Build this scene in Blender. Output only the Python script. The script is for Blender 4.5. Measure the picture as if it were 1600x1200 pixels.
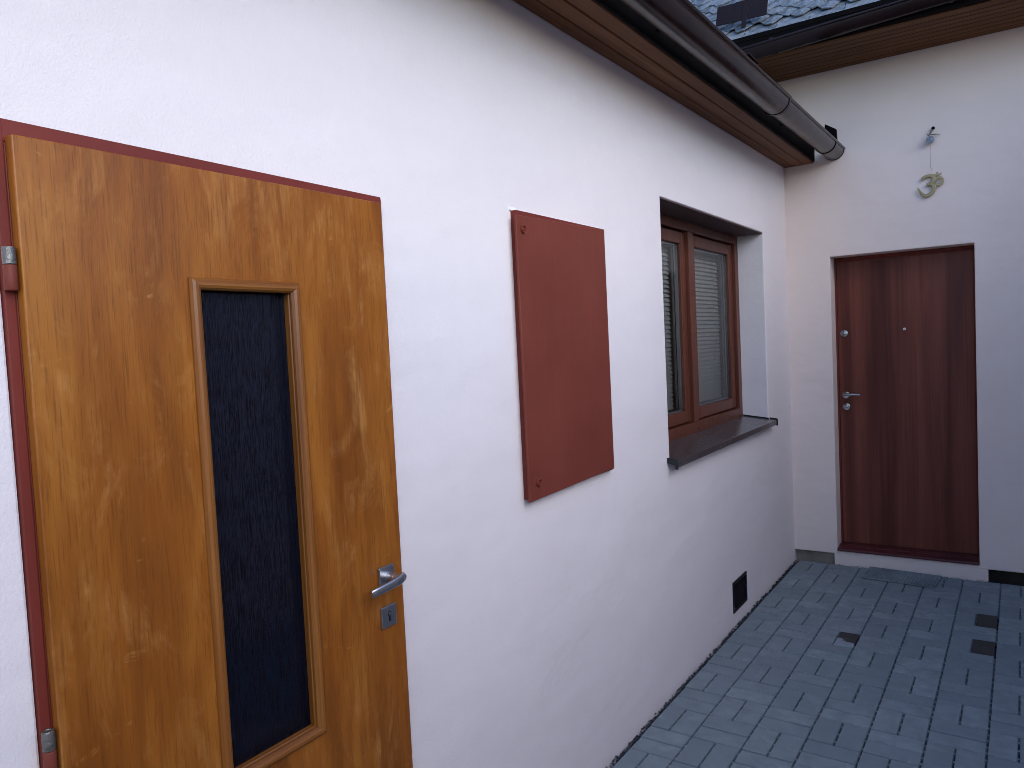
import bpy, bmesh, math, random
from mathutils import Matrix, Vector
random.seed(7)
R_ = math.radians
for o in list(bpy.data.objects):
    bpy.data.objects.remove(o)
S = bpy.context.scene
COL = S.collection

# ------------------------------------------------------------------ camera
cam_d = bpy.data.cameras.new("camera")
cam_d.sensor_fit = 'HORIZONTAL'
cam_d.sensor_width = 36.0
cam_d.lens = 26.4333
cam_d.clip_start = 0.02
cam_d.clip_end = 2000
cam = bpy.data.objects.new("camera", cam_d)
COL.objects.link(cam)
right = (0.8314002518990699, 0.553581391769422, -0.04817949593751431)
fwd = (-0.5555514626974845, 0.8299075252301098, -0.051147549903393145)
up = (0.011670194379220292, 0.0692902753138149, 0.9975282774488585)
cam.matrix_world = Matrix(((right[0], up[0], -fwd[0], 1.31470),
                           (right[1], up[1], -fwd[1], -5.48390),
                           (right[2], up[2], -fwd[2], 1.61564),
                           (0, 0, 0, 1)))
S.camera = cam

# ------------------------------------------------------------------ sky, sun, exposure
SUN_EL, SUN_AZ = 31.0, 114.0        # azimuth clockwise from +y
world = bpy.data.worlds.new("World")
S.world = world
world.use_nodes = True
wn = world.node_tree.nodes
wl = world.node_tree.links
for n in list(wn):
    wn.remove(n)
wo = wn.new('ShaderNodeOutputWorld')
wb = wn.new('ShaderNodeBackground')
sky = wn.new('ShaderNodeTexSky')
sky.sky_type = 'NISHITA'
sky.sun_disc = False
sky.sun_elevation = R_(SUN_EL)
sky.sun_rotation = R_(SUN_AZ)
sky.air_density = 1.0
sky.dust_density = 0.8
sky.ozone_density = 6.0
wb.inputs['Strength'].default_value = 0.13
wl.new(sky.outputs['Color'], wb.inputs['Color'])
wl.new(wb.outputs[0], wo.inputs[0])

sun_d = bpy.data.lights.new("sun", 'SUN')
sun_d.energy = 0.6
sun_d.angle = R_(60)
sun_d.color = (1.0, 0.88, 0.74)
sun = bpy.data.objects.new("sun", sun_d)
COL.objects.link(sun)
sd = Vector((math.sin(R_(SUN_AZ)) * math.cos(R_(SUN_EL)), math.cos(R_(SUN_AZ)) * math.cos(R_(SUN_EL)), math.sin(R_(SUN_EL))))
sun.rotation_euler = sd.to_track_quat('Z', 'Y').to_euler()
sun.location = sd * 30

S.view_settings.view_transform = 'Standard'
S.view_settings.look = 'None'
S.view_settings.exposure = 1.36
S.view_settings.gamma = 1.0
S.view_settings.use_curve_mapping = False
S.cycles.max_bounces = 7
S.cycles.diffuse_bounces = 4
S.cycles.use_denoising = True
S.cycles.filter_width = 0.9
S.cycles.use_adaptive_sampling = True
S.cycles.adaptive_threshold = 0.015
S.cycles.caustics_reflective = False
S.cycles.caustics_refractive = False

# ------------------------------------------------------------------ helpers
class MB:
    def __init__(s):
        s.v = []; s.f = []
    def add(s, vs, fs):
        b = len(s.v)
        s.v += [tuple(p) for p in vs]
        s.f += [tuple(i + b for i in f) for f in fs]
        return s
    def box(s, x0, x1, y0, y1, z0, z1):
        return s.add([(x0, y0, z0), (x1, y0, z0), (x1, y1, z0), (x0, y1, z0), (x0, y0, z1), (x1, y0, z1), (x1, y1, z1), (x0, y1, z1)],
                     [(0, 3, 2, 1), (4, 5, 6, 7), (0, 1, 5, 4), (1, 2, 6, 5), (2, 3, 7, 6), (3, 0, 4, 7)])
    def hexa(s, p):
        return s.add(p, [(0, 3, 2, 1), (4, 5, 6, 7), (0, 1, 5, 4), (1, 2, 6, 5), (2, 3, 7, 6), (3, 0, 4, 7)])
    def loft(s, rings, caps=True, closed=True):
        n = len(rings[0]); vs = [p for r in rings for p in r]; fs = []
        for k in range(len(rings) - 1):
            for i in range(n if closed else n - 1):
                j = (i + 1) % n
                fs.append((k * n + i, k * n + j, (k + 1) * n + j, (k + 1) * n + i))
        if caps:
            fs.append(tuple(reversed(range(n))))
            fs.append(tuple(range((len(rings) - 1) * n, len(rings) * n)))
        return s.add(vs, fs)
    def tube(s, pts, r, n=12, caps=True):
        pts = [Vector(p) for p in pts]
        rr = r if isinstance(r, (list, tuple)) else [r] * len(pts)
        rings = []
        ref = None
        for i, p in enumerate(pts):
            t = (pts[min(i + 1, len(pts) - 1)] - pts[max(i - 1, 0)]).normalized()
            if ref is None:
                ref = Vector((0, 0, 1)) if abs(t.z) < .9 else Vector((1, 0, 0))
            a = (ref - t * ref.dot(t)).normalized(); b = t.cross(a)
            ref = a
            rings.append([p + (a * math.cos(2 * math.pi * k / n) + b * math.sin(2 * math.pi * k / n)) * rr[i] for k in range(n)])
        return s.loft(rings, caps)
    def lathe(s, prof, origin, axis, n=24):
        """prof: list of (r, h) along axis"""
        ax = Vector(axis).normalized()
        a = ax.orthogonal().normalized(); b = ax.cross(a); o = Vector(origin)
        rings = [[o + ax * h + (a * math.cos(2 * math.pi * k / n) + b * math.sin(2 * math.pi * k / n)) * max(r, 1e-5) for k in range(n)] for r, h in prof]
        return s.loft(rings, True)
    def build(s, name, mat, parent=None, bevel=0, smooth=False, seg=2, loc=None):
        me = bpy.data.meshes.new(name)
        me.from_pydata(s.v, [], s.f)
        bm = bmesh.new(); bm.from_mesh(me)
        bmesh.ops.recalc_face_normals(bm, faces=bm.faces)
        bm.to_mesh(me); bm.free()
        if mat: me.materials.append(mat)
        o = bpy.data.objects.new(name, me)
        COL.objects.link(o)
        if parent: o.parent = parent
        if loc: o.location = loc
        if smooth:
            for p in me.polygons: p.use_smooth = True
            try: me.set_sharp_from_angle(angle=R_(35))
            except Exception: pass
        if bevel:
            m = o.modifiers.new('bevel', 'BEVEL'); m.width = bevel; m.segments = seg
            m.limit_method = 'ANGLE'; m.angle_limit = R_(40); m.harden_normals = False
        return o

def empty(name, loc=(0, 0, 0), parent=None):
    o = bpy.data.objects.new(name, None)
    o.empty_display_size = .1
    COL.objects.link(o)
    o.location = loc
    if parent: o.parent = parent
    return o
def tag(o, label=None, cat=None, group=None, kind=None):
    if label: o['label'] = label
    if cat: o['category'] = cat
    if group: o['group'] = group
    if kind: o['kind'] = kind
    return o

# ------------------------------------------------------------------ materials
class NT:
    def __init__(s, name):
        s.m = bpy.data.materials.new(name); s.m.use_nodes = True
        s.t = s.m.node_tree; s.b = s.t.nodes['Principled BSDF']; s.out = s.t.nodes['Material Output']
    def n(s, typ, **kw):
        nd = s.t.nodes.new(typ)
        for k, v in kw.items():
            if k in nd.inputs.keys() if isinstance(k, str) else False: nd.inputs[k].default_value = v
            else: setattr(nd, k, v)
        return nd
    def l(s, a, b): s.t.links.new(a, b)
    def coord(s, scale=(1, 1, 1), kind='Object', rot=(0, 0, 0)):
        tc = s.n('ShaderNodeTexCoord'); mp = s.n('ShaderNodeMapping')
        mp.inputs['Scale'].default_value = scale; mp.inputs['Rotation'].default_value = rot
        s.l(tc.outputs[kind], mp.inputs[0]); return mp.outputs[0]
    def noise(s, co, scale=5, detail=4, rough=.5, dist=0):
        nd = s.n('ShaderNodeTexNoise'); nd.inputs['Scale'].default_value = scale; nd.inputs['Detail'].default_value = detail
        nd.inputs['Roughness'].default_value = rough; nd.inputs['Distortion'].default_value = dist
        s.l(co, nd.inputs['Vector']); return nd.outputs[0]
    def ramp(s, fac, stops):
        r = s.n('ShaderNodeValToRGB'); e = r.color_ramp.elements
        while len(e) < len(stops): e.new(.5)
        for k, (p, c) in enumerate(stops):
            e[k].position = p; e[k].color = (c, c, c, 1) if isinstance(c, (int, float)) else (*c, 1)
        s.l(fac, r.inputs[0]); return r.outputs[0]
    def mix(s, fac, a, b, mode='MIX'):
        m = s.n('ShaderNodeMix', data_type='RGBA', blend_type=mode)
        for sock, v in ((m.inputs[0], fac), (m.inputs[6], a), (m.inputs[7], b)):
            if isinstance(v, (int, float)): sock.default_value = v
            elif isinstance(v, tuple): sock.default_value = (*v, 1)
            else: s.l(v, sock)
        return m.outputs[2]
    def math(s, op, a, b=0.0):
        m = s.n('ShaderNodeMath', operation=op)
        for sock, v in ((m.inputs[0], a), (m.inputs[1], b)):
            if isinstance(v, (int, float)): sock.default_value = v
            else: s.l(v, sock)
        return m.outputs[0]
    def bump(s, h, dist=.001, strength=1.0, prev=None):
        b = s.n('ShaderNodeBump'); b.inputs['Distance'].default_value = dist; b.inputs['Strength'].default_value = strength
        s.l(h, b.inputs['Height'])
        if prev: s.l(prev, b.inputs['Normal'])
        return b.outputs[0]
    def set(s, color=None, rough=None, normal=None, metal=None, spec=None):
        for key, v in (('Base Color', color), ('Roughness', rough), ('Metallic', metal), ('Specular IOR Level', spec)):
            if v is None: continue
            if isinstance(v, (int, float)): s.b.inputs[key].default_value = v
            elif isinstance(v, tuple): s.b.inputs[key].default_value = (*v, 1)
            else: s.l(v, s.b.inputs[key])
        if normal: s.l(normal, s.b.inputs['Normal'])
        return s.m

def mat_plaster(name, base):
    t = NT(name); co = t.coord()
    big = t.noise(co, 1.3, 3); mid = t.noise(co, 11, 3, .65); fine = t.noise(co, 150, 3, .75)
    c = t.mix(t.ramp(big, [(.3, 0.0), (.7, 1.0)]), tuple(k * .955 for k in base), base)
    c = t.mix(t.math('MULTIPLY', t.ramp(mid, [(.35, 0.0), (.75, 1.0)]), .35), c, tuple(k * .93 for k in base))
    sp = t.ramp(t.noise(t.coord((1, 1, .35)), 26, 4, .75), [(.66, 0.0), (.76, 1.0)])
    c = t.mix(t.math('MULTIPLY', sp, .25), c, (base[0] * .82, base[1] * .84, base[2] * .86))
    h = t.math('ADD', t.math('MULTIPLY', t.noise(t.coord((1, .6, 1.5), rot=(.5, 0, 0)), 3.2, 2, .55), .012), t.math('MULTIPLY', mid, .0014))
    h = t.math('ADD', h, t.math('MULTIPLY', fine, .0015))
    n4 = t.bump(h, 1.0, .9)
    return t.set(c, .86, n4, spec=.25)

def mat_wood(name, dark, mid, light, scale=(9, 9, .7), rough=.38, patches=True, axis_rot=(0, 0, 0), spec=.5, streak=1.0, knots=None):
    t = NT(name)
    co = t.coord(scale, rot=axis_rot)
    fine = t.coord(tuple(k * (9 if k > 2 else 2.2) for k in scale), rot=axis_rot)
    a = t.noise(co, 1.6, 4, .55, .25); b = t.noise(fine, 1.5, 3, .65)
    c = t.ramp(a, [(.28, dark), (.5, mid), (.72, light)])
    c = t.mix(t.math('MULTIPLY', t.ramp(b, [(.38, 0.0), (.68, 1.0)]), .5 * streak), c, tuple(k * .6 for k in dark))
    r = rough
    if patches:
        # worn, unevenly brushed varnish: long vertical streaks and a few pale scuffs
        pm = t.ramp(t.noise(t.coord((16, 16, 1.3)), 1.5, 4, .65, .3), [(.50, 0.0), (.70, 1.0)])
        cl = t.ramp(t.noise(t.coord((2.4, 2.4, 1.6)), 1.6, 3, .6), [(.40, 0.0), (.62, 1.0)])
        c = t.mix(t.math('MULTIPLY', t.math('MULTIPLY', pm, cl), .60), c, tuple(min(1, k * 1.30) for k in light))
        sm = t.ramp(t.noise(t.coord((12, 12, 3.4)), 2.0, 5, .70, .3), [(.60, 0.0), (.74, 1.0)])
        c = t.mix(t.math('MULTIPLY', t.math('MULTIPLY', sm, b), .40), c, tuple(min(1, k * 1.5) for k in light))
        r = t.math('ADD', t.math('MULTIPLY', pm, .10), rough)
    if knots:
        vo = t.n('ShaderNodeTexVoronoi'); vo.inputs['Scale'].default_value = 1.0
        t.l(t.coord(knots), vo.inputs['Vector'])
        km = t.ramp(vo.outputs['Distance'], [(.045, 1.0), (.10, 0.0)])
        c = t.mix(t.math('MULTIPLY', km, .8), c, tuple(k * .35 for k in dark))
    nrm = t.bump(t.math('MULTIPLY', b, .0003), 1.0, 1.0)
    return t.set(c, r, nrm, spec=spec)

def mat_paint(name, base, rough=.4, var=.12, bump=.0006, scale=30, spec=.5, metal=0):
    t = NT(name); co = t.coord()
    n = t.noise(co, 4, 2, .6); f = t.noise(co, scale * 4, 2, .6); g = t.noise(co, scale, 1)
    c = t.mix(t.ramp(n, [(.3, 0.0), (.7, 1.0)]), tuple(k * (1 - var) for k in base), tuple(min(1, k * (1 + var)) for k in base))
    nr = t.bump(t.math('ADD', t.math('MULTIPLY', f, bump * .5), t.math('MULTIPLY', g, bump)), 1.0, 1.0)
    return t.set(c, t.math('ADD', t.math('MULTIPLY', g, .16), rough - .08), nr, metal=metal, spec=spec)

PL_A = mat_plaster('plaster_pale_pink', (.825, .752, .740))
PL_B = mat_plaster('plaster_pale_pink_rear', (.87, .718, .635))
M_REVEAL = PL_A
def mat_veneer():
    t = NT('door_veneer')
    dark, mid, light, pale = (.165, .046, .006), (.275, .084, .0100), (.365, .128, .017), (.56, .26, .068)
    tone = t.noise(t.coord((5.5, 5.5, 1.1)), 1.5, 4, .6, .4)
    c = t.ramp(tone, [(.30, dark), (.50, mid), (.70, light)])
    fig = t.noise(t.coord((26, 26, 1.5)), 1.4, 3, .6, .2)
    c = t.mix(t.math('MULTIPLY', t.ramp(fig, [(.42, 0.0), (.66, 1.0)]), .36), c, dark)
    pores = t.noise(t.coord((230, 230, 9)), 1.2, 2, .6)
    c = t.mix(t.math('MULTIPLY', t.ramp(pores, [(.54, 0.0), (.68, 1.0)]), .42), c, (.10, .028, .005))
    cloud = t.ramp(t.noise(t.coord((7, 7, 3.2)), 1.5, 5, .68, .7), [(.50, 0.0), (.72, 1.0)])
    comb = t.ramp(t.noise(t.coord((70, 70, 7)), 1.2, 3, .6), [(.35, 0.0), (.65, 1.0)])
    c = t.mix(t.math('MULTIPLY', t.math('MULTIPLY', cloud, comb), .58), c, pale)
    # short pale brush strokes, wider than tall
    br = t.ramp(t.noise(t.coord((11, 11, 26)), 1.0, 4, .66, .5), [(.66, 0.0), (.76, 1.0)])
    c = t.mix(t.math('MULTIPLY', t.math('MULTIPLY', br, comb), .62), c, pale)
    nrm = t.bump(t.math('MULTIPLY', pores, .0003), 1.0, 1.0)
    return t.set(c, t.math('ADD', t.math('MULTIPLY', cloud, .12), .33), nrm, spec=.30)
DOOR = mat_veneer()
MOULD = mat_wood('moulding_wood', (.18, .056, .009), (.27, .095, .016), (.36, .145, .030), (14, 14, .8), .34, patches=False)
MAHOG = mat_wood('mahogany_foil', (.090, .023, .015), (.185, .050, .032), (.27, .082, .050), (5, 5, .25), .40, patches=False, streak=.6, spec=.20)
WINFR = mat_wood('window_foil', (.085, .025, .014), (.135, .041, .023), (.18, .058, .034), (20, 20, 1.0), .4, patches=False, spec=.3)
SOFA = mat_wood('soffit_stained_pine', (.115, .045, .020), (.175, .072, .033), (.24, .108, .052), (14, .7, 14), .6, patches=False, spec=.12, knots=(9, 2.2, 9))
SOFB = mat_wood('soffit_brown_pine', (.110, .043, .018), (.165, .068, .029), (.22, .098, .043), (.7, 14, 14), .6, patches=False, spec=.12)
def mat_redpaint():
    t = NT('oxide_red_paint'); co = t.coord()
    n = t.noise(co, 3.5, 3, .6); str_ = t.noise(t.coord((60, 60, 3)), 1, 2, .6); g = t.noise(co, 55, 2)
    c = t.mix(t.ramp(n, [(.3, 0.0), (.7, 1.0)]), (.162, .036, .023), (.195, .046, .030))
    c = t.mix(t.math('MULTIPLY', t.ramp(str_, [(.4, 0.0), (.7, 1.0)]), .18), c, (.132, .029, .019))
    nick = t.ramp(t.noise(t.coord((1, 1, 1.6)), 38, 4, .75), [(.735, 0.0), (.775, 1.0)])
    c = t.mix(t.math('MULTIPLY', nick, .6), c, (.42, .22, .18))
    h = t.math('ADD', t.math('MULTIPLY', g, .0006), t.math('MULTIPLY', str_, .0002))
    return t.set(c, t.math('ADD', t.math('MULTIPLY', n, .16), .36), t.bump(h, 1.0, 1.0), spec=.16)
REDPAINT = mat_redpaint()
FRAMERED = mat_paint('frame_red_paint', (.165, .031, .022), .45, .12, spec=.18)
THRESH = mat_paint('threshold_red', (.085, .018, .020), .4, .1)
GUTTER = mat_paint('gutter_brown_metal', (.017, .0085, .0085), .22, .15, .00001, 14, spec=.24)
DARK = mat_paint('dark_brown_trim', (.0045, .0035, .0035), .8, .2, spec=.06)
SILL = mat_paint('sill_brown_metal', (.060, .052, .053), .24, .12, .0001, 20, spec=.7)
CAPB = mat_paint('black_plastic', (.010, .010, .012), .45, .1)
VENT = mat_paint('vent_dark_metal', (.009, .007, .010), .5, .2, spec=.25)
CONC = mat_paint('bare_concrete', (.36, .31, .25), .9, .35, .004, 40, spec=.2)
ALU = mat_paint('satin_metal', (.50, .51, .53), .33, .06, .0001, 60, metal=1.0)
CHROME = mat_paint('chrome', (.42, .42, .43), .18, .05, .0001, 20, metal=1.0)
WORN = mat_paint('worn_steel', (.20, .185, .165), .40, .6, .0020, 90, metal=.75)
BRASS = mat_paint('aged_brass', (.42, .34, .17), .5, .3, .001, 80, metal=.35)
WHITE = mat_paint('white_filler', (.82, .82, .84), .8, .05, .002, 60, spec=.2)
WPVC = mat_paint('white_pvc', (.75, .76, .76), .4, .03)
SPACER = mat_paint('aluminium_spacer', (.5, .55, .58), .35, .05, metal=.6)
BLIND = mat_paint('blind_slat', (.64, .61, .56), .45, .05)
ROOM = mat_paint('room_dark', (.10, .095, .09), .8, .1)
SAND = mat_paint('bedding_sand', (.012, .013, .016), .95, .3, .004, 60, spec=.1)
SOIL = mat_paint('ground_earth', (.10, .095, .08), .95, .3, .01, 20, spec=.1)
STONE = mat_paint('gravel_stone', (.055, .058, .066), .85, .5, .003, 80, spec=.2)
LINT = mat_paint('lintel_dark_brown', (.115, .072, .070), .7, .15, spec=.2)
BLACK = mat_paint('keyhole_black', (.004, .004, .004), .6, .1)
THREAD = mat_paint('thread_grey', (.35, .36, .40), .7, .1)

def mat_paver():
    t = NT('concrete_paver'); co = t.coord()
    oi = t.n('ShaderNodeObjectInfo')
    sh = t.n('ShaderNodeVectorMath', operation='ADD')
    tc = t.n('ShaderNodeTexCoord'); t.l(tc.outputs['Object'], sh.inputs[0])
    mul = t.n('ShaderNodeVectorMath', operation='SCALE'); t.l(oi.outputs['Location'], mul.inputs[0]); mul.inputs[3].default_value = 7.3
    t.l(mul.outputs[0], sh.inputs[1]); co = sh.outputs[0]
    rnd = oi.outputs['Random']
    base = t.ramp(rnd, [(0, (.200, .242, .258)), (.5, (.245, .290, .304)), (1, (.305, .352, .362))])
    n = t.noise(co, 14, 5, .6)
    c = t.mix(t.ramp(n, [(.3, 0.0), (.7, 1.0)]), base, (.188, .224, .238))
    ef = t.ramp(t.noise(co, 9, 6, .68, .6), [(.60, 0.0), (.80, 1.0)])
    c = t.mix(t.math('MULTIPLY', ef, .45), c, (.48, .53, .54))
    f = t.noise(co, 260, 4, .7)
    c = t.mix(t.math('MULTIPLY', t.ramp(f, [(.35, 1.0), (.55, 0.0)]), .35), c, (.14, .155, .17))
    nr = t.bump(f, .0016, .7, t.bump(n, .003, .4))
    return t.set(c, .78, nr, spec=.35)
PAVER = mat_paver()
def mat_wet(name, partial):
    t = NT(name); co = t.coord()
    f = t.noise(co, 260, 4, .7); n = t.noise(co, 14, 5, .6)
    dry = t.mix(t.ramp(n, [(.3, 0.0), (.7, 1.0)]), (.31, .35, .375), (.25, .28, .30))
    wet = t.mix(n, (.036, .032, .030), (.060, .054, .050))
    if partial:
        sx = t.n('ShaderNodeSeparateXYZ'); t.l(t.coord(), sx.inputs[0])
        d = t.math('ADD', t.math('MULTIPLY', sx.outputs[0], 5.0), t.math('MULTIPLY', sx.outputs[1], 6.0))
        d = t.math('ADD', d, t.math('MULTIPLY', t.math('SUBTRACT', t.noise(co, 22, 5, .6), .5), 1.6))
        m = t.ramp(t.math('ADD', d, .62), [(.48, 0.0), (.55, 1.0)])
        c = t.mix(m, dry, wet)
    else:
        c = wet
    return t.set(c, .7, t.bump(f, .0016, .7), spec=.3)
PAVER_DARK = mat_wet('paver_damp_dark', False)
PAVER_STAIN = mat_wet('paver_half_damp', True)

def mat_slate():
    t = NT('weathered_slate'); co = t.coord()
    oi = t.n('ShaderNodeObjectInfo')
    base = t.ramp(oi.outputs['Random'], [(0, (.045, .052, .062)), (.6, (.10, .115, .13)), (1, (.19, .205, .22))])
    n = t.noise(co, 24, 6, .65); 
    c = t.mix(t.ramp(n, [(.45, 0.0), (.65, 1.0)]), base, (.27, .30, .32))
    ms = t.ramp(t.noise(t.coord((1, 1, 1), 'Generated'), 3, 5, .6), [(.62, 0.0), (.72, 1.0)])
    c = t.mix(t.math('MULTIPLY', ms, .7), c, (.09, .07, .035))
    return t.set(c, .42, t.bump(n, .014, .9), spec=.6)
SLATE = mat_slate()

def mat_ornament_glass():
    t = NT('ornamental_dark_glass')
    a = t.noise(t.coord((1, 430, 13)), 1, 2, .7); b = t.noise(t.coord((1, 850, 30)), 1, 1, .7)
    h = t.math('ADD', t.math('MULTIPLY', t.ramp(a, [(.54, 0.0), (.68, 1.0)]), .0050), t.math('MULTIPLY', t.ramp(b, [(.60, 0.0), (.70, 1.0)]), .0045))
    t.b.inputs['Transmission Weight'].default_value = .9
    t.b.inputs['IOR'].default_value = 1.5
    return t.set((.04, .062, .14), .12, t.bump(h, 1.0, 1.0), spec=.6)
OGLASS = mat_ornament_glass()
def mat_clear():
    t = NT('window_glass')
    t.b.inputs['Transmission Weight'].default_value = 1.0
    t.b.inputs['IOR'].default_value = 1.5
    return t.set((.90, .95, .95), .0)
def mat_crystal():
    t = NT('crystal_glass')
    t.b.inputs['Transmission Weight'].default_value = .8
    return t.set((.45, .62, .80), .05)
CRYSTAL = mat_crystal()
# thin architectural glass: lets light through straight, mirrors by Fresnel
def mat_thin():
    m = bpy.data.materials.new('window_pane_glass'); m.use_nodes = True
    nt = m.node_tree; nt.nodes.remove(nt.nodes['Principled BSDF'])
    tr = nt.nodes.new('ShaderNodeBsdfTransparent'); tr.inputs[0].default_value = (.94, .97, .97, 1)
    gl = nt.nodes.new('ShaderNodeBsdfGlossy'); gl.inputs['Roughness'].default_value = .012
    fr = nt.nodes.new('ShaderNodeFresnel'); fr.inputs[0].default_value = 1.47
    mx = nt.nodes.new('ShaderNodeMixShader')
    nt.links.new(fr.outputs[0], mx.inputs[0]); nt.links.new(tr.outputs[0], mx.inputs[1]); nt.links.new(gl.outputs[0], mx.inputs[2])
    nt.links.new(mx.outputs[0], nt.nodes['Material Output'].inputs[0])
    return m
PANE = mat_thin()

# ------------------------------------------------------------------ ground
g = MB().add([(-300, -300, -.09), (300, -300, -.09), (300, 300, -.09), (-300, 300, -.09)], [(0, 1, 2, 3)]).build('ground', SOIL)
tag(g, kind='structure')

# pavement: sand bed + block paving (basket weave, 200 x 100 mm)
GX, GY, GT = .0159, -1.8440, -.0090
MATX = Matrix.Translation((GX, GY, 0)) @ Matrix.Rotation(GT, 4, 'Z')
bed = MB().box(.002, 2.6, -12, -.001, -.08, -.045).build('pavement', SAND)
tag(bed, 'grey block paving laid in basket weave across the courtyard', None, kind='structure')
LONG, SHORT, H = .2, .1, .06
def paver_mesh(name, lx, ly, mat):
    """lx, ly: footprint incl. joint; chamfered top, spacer nubs on the sides"""
    gx, gy = .0068, .0064
    a, b = lx / 2 - gx / 2, ly / 2 - gy / 2
    ch = .0030
    mb = MB()
    rings = []
    for (ins, z) in ((0, -.05), (0, -ch * 1.3), (ch * .5, -ch * .35), (ch, 0)):
        rings.append([(-a + ins, -b + ins, z), (a - ins, -b + ins, z), (a - ins, b - ins, z), (-a + ins, b - ins, z)])
    mb.loft(rings)
    nub = gx / 2 - .0002
    ny = 3 if ly > .15 else 2
    for k in range(ny):
        yc = -b + (k + .5) * 2 * b / ny
        mb.box(a - .0005, a + gx - .0006, yc - .0060, yc + .0060, -.05, -.0060)
    o = mb.build(name, mat)
    me = o.data
    bpy.data.objects.remove(o)
    return me
PM = {}
def pm(lx, ly, mat):
    k = (round(lx, 4), round(ly, 4), mat.name)
    if k not in PM: PM[k] = paver_mesh('paver', lx, ly, mat)
    return PM[k]
WALL_Y = 1.828     # local y of the rear wall foot
rest = MB()
def modules(i, r):
    """the two pavers of module column i, bottom row r -> list (cx, cy, lx, ly)"""
    x0 = .2 * i; y0 = -.2 * r; out = []
    if (i + r) % 2 == 0:
        out = [(x0 + .05, y0 + .1, .1, .2, 0), (x0 + .15, y0 + .1, .1, .2, 1)]
    else:
        out = [(x0 + .1, y0 + .05, .2, .1, 0), (x0 + .1, y0 + .15, .2, .1, 1)]
    return out
n_ind = 0
MAT_RECT = (.462, .918, -.300, -.006)
for r in range(-9, 50):
    for i in range(0, 12):
        for (cx, cy, lx, ly, half) in modules(i, r):
            ya, yb = cy - ly / 2, min(cy + ly / 2, WALL_Y)
            if yb - ya < .012: continue
            cy2, ly2 = (ya + yb) / 2, yb - ya
            w = MATX @ Vector((cx, cy2, 0))
            if i == 0:      # keep the gravel joint along the long wall open
                need = .026 - (w.x - lx / 2)
                if need > 0 and half == 0 or (need > 0 and ly <= .1):
                    cx, lx = cx + need / 2, lx - need; w = MATX @ Vector((cx, cy2, 0))
            if i <= 7 and r <= 6:
                mt = PAVER
                if i == 5 and half == 1 and r in (-5, -3): mt = PAVER_DARK
                if i == 2 and half == 1 and r == -2: mt = PAVER_STAIN
                o = bpy.data.objects.new('paver', pm(lx, ly2, mt)); COL.objects.link(o); o.parent = bed
                o.location = (w.x, w.y, random.uniform(-.0022, .0012))
                o.rotation_euler = (random.uniform(-.006, .006), random.uniform(-.008, .008), GT + random.uniform(-.006, .006))
                if mt is PAVER_DARK: o['label'] = 'dark damp paver'
                if mt is PAVER_STAIN: o['label'] = 'paver with a dark wet stain'
                n_ind += 1
            else:
                a, b = lx / 2 - .004, ly2 / 2 - .0038
                pts = [MATX @ Vector(q) for q in ((cx - a, cy2 - b, -.05), (cx + a, cy2 - b, -.05), (cx + a, cy2 + b, -.05), (cx - a, cy2 + b, -.05),
                                                  (cx - a + .002, cy2 - b + .002, 0), (cx + a - .002, cy2 - b + .002, 0), (cx + a - .002, cy2 + b - .002, 0), (cx - a + .002, cy2 + b - .002, 0))]
                if pts[6].x < 2.58: rest.hexa(pts)
o = rest.build('paver_field', PAVER, bed); tag(o, 'grey pavers in the rest of the courtyard', kind='stuff')
print('individual pavers', n_ind)

# gravel filling the gap along the long wall and the rear wall
gm = MB()
def stone(x, y, z, s):
    vs = []
    for k in range(6):
        d = [(1, 0, 0), (-1, 0, 0), (0, 1, 0), (0, -1, 0), (0, 0, 1), (0, 0, -1)][k]
        q = s * random.uniform(.6, 1.15)
        vs.append((x + d[0] * q + random.uniform(-.2, .2) * s, y + d[1] * q + random.uniform(-.2, .2) * s, z + d[2] * q * .8))
    gm.add(vs, [(0, 2, 4), (2, 1, 4), (1, 3, 4), (3, 0, 4), (2, 0, 5), (1, 2, 5), (3, 1, 5), (0, 3, 5)])
for k in range(2600):
    y = -random.random() ** 1.0 * 4.2
    wgap = .016 - .009 * (y + 1.84) * -1 if False else max(.012, .016 + .009 * (y + 1.84) * 1.0)
    stone(random.uniform(.003, .027), y, random.uniform(-.030, -.006), random.uniform(.003, .008))
for k in range(420):
    stone(random.uniform(.02, 1.6), random.uniform(-.016, -.002), random.uniform(-.02, -.002), random.uniform(.002, .005))
o = gm.build('gravel', STONE); tag(o, 'dark gravel filling the joint between paving and wall', 'gravel', kind='stuff')

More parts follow.
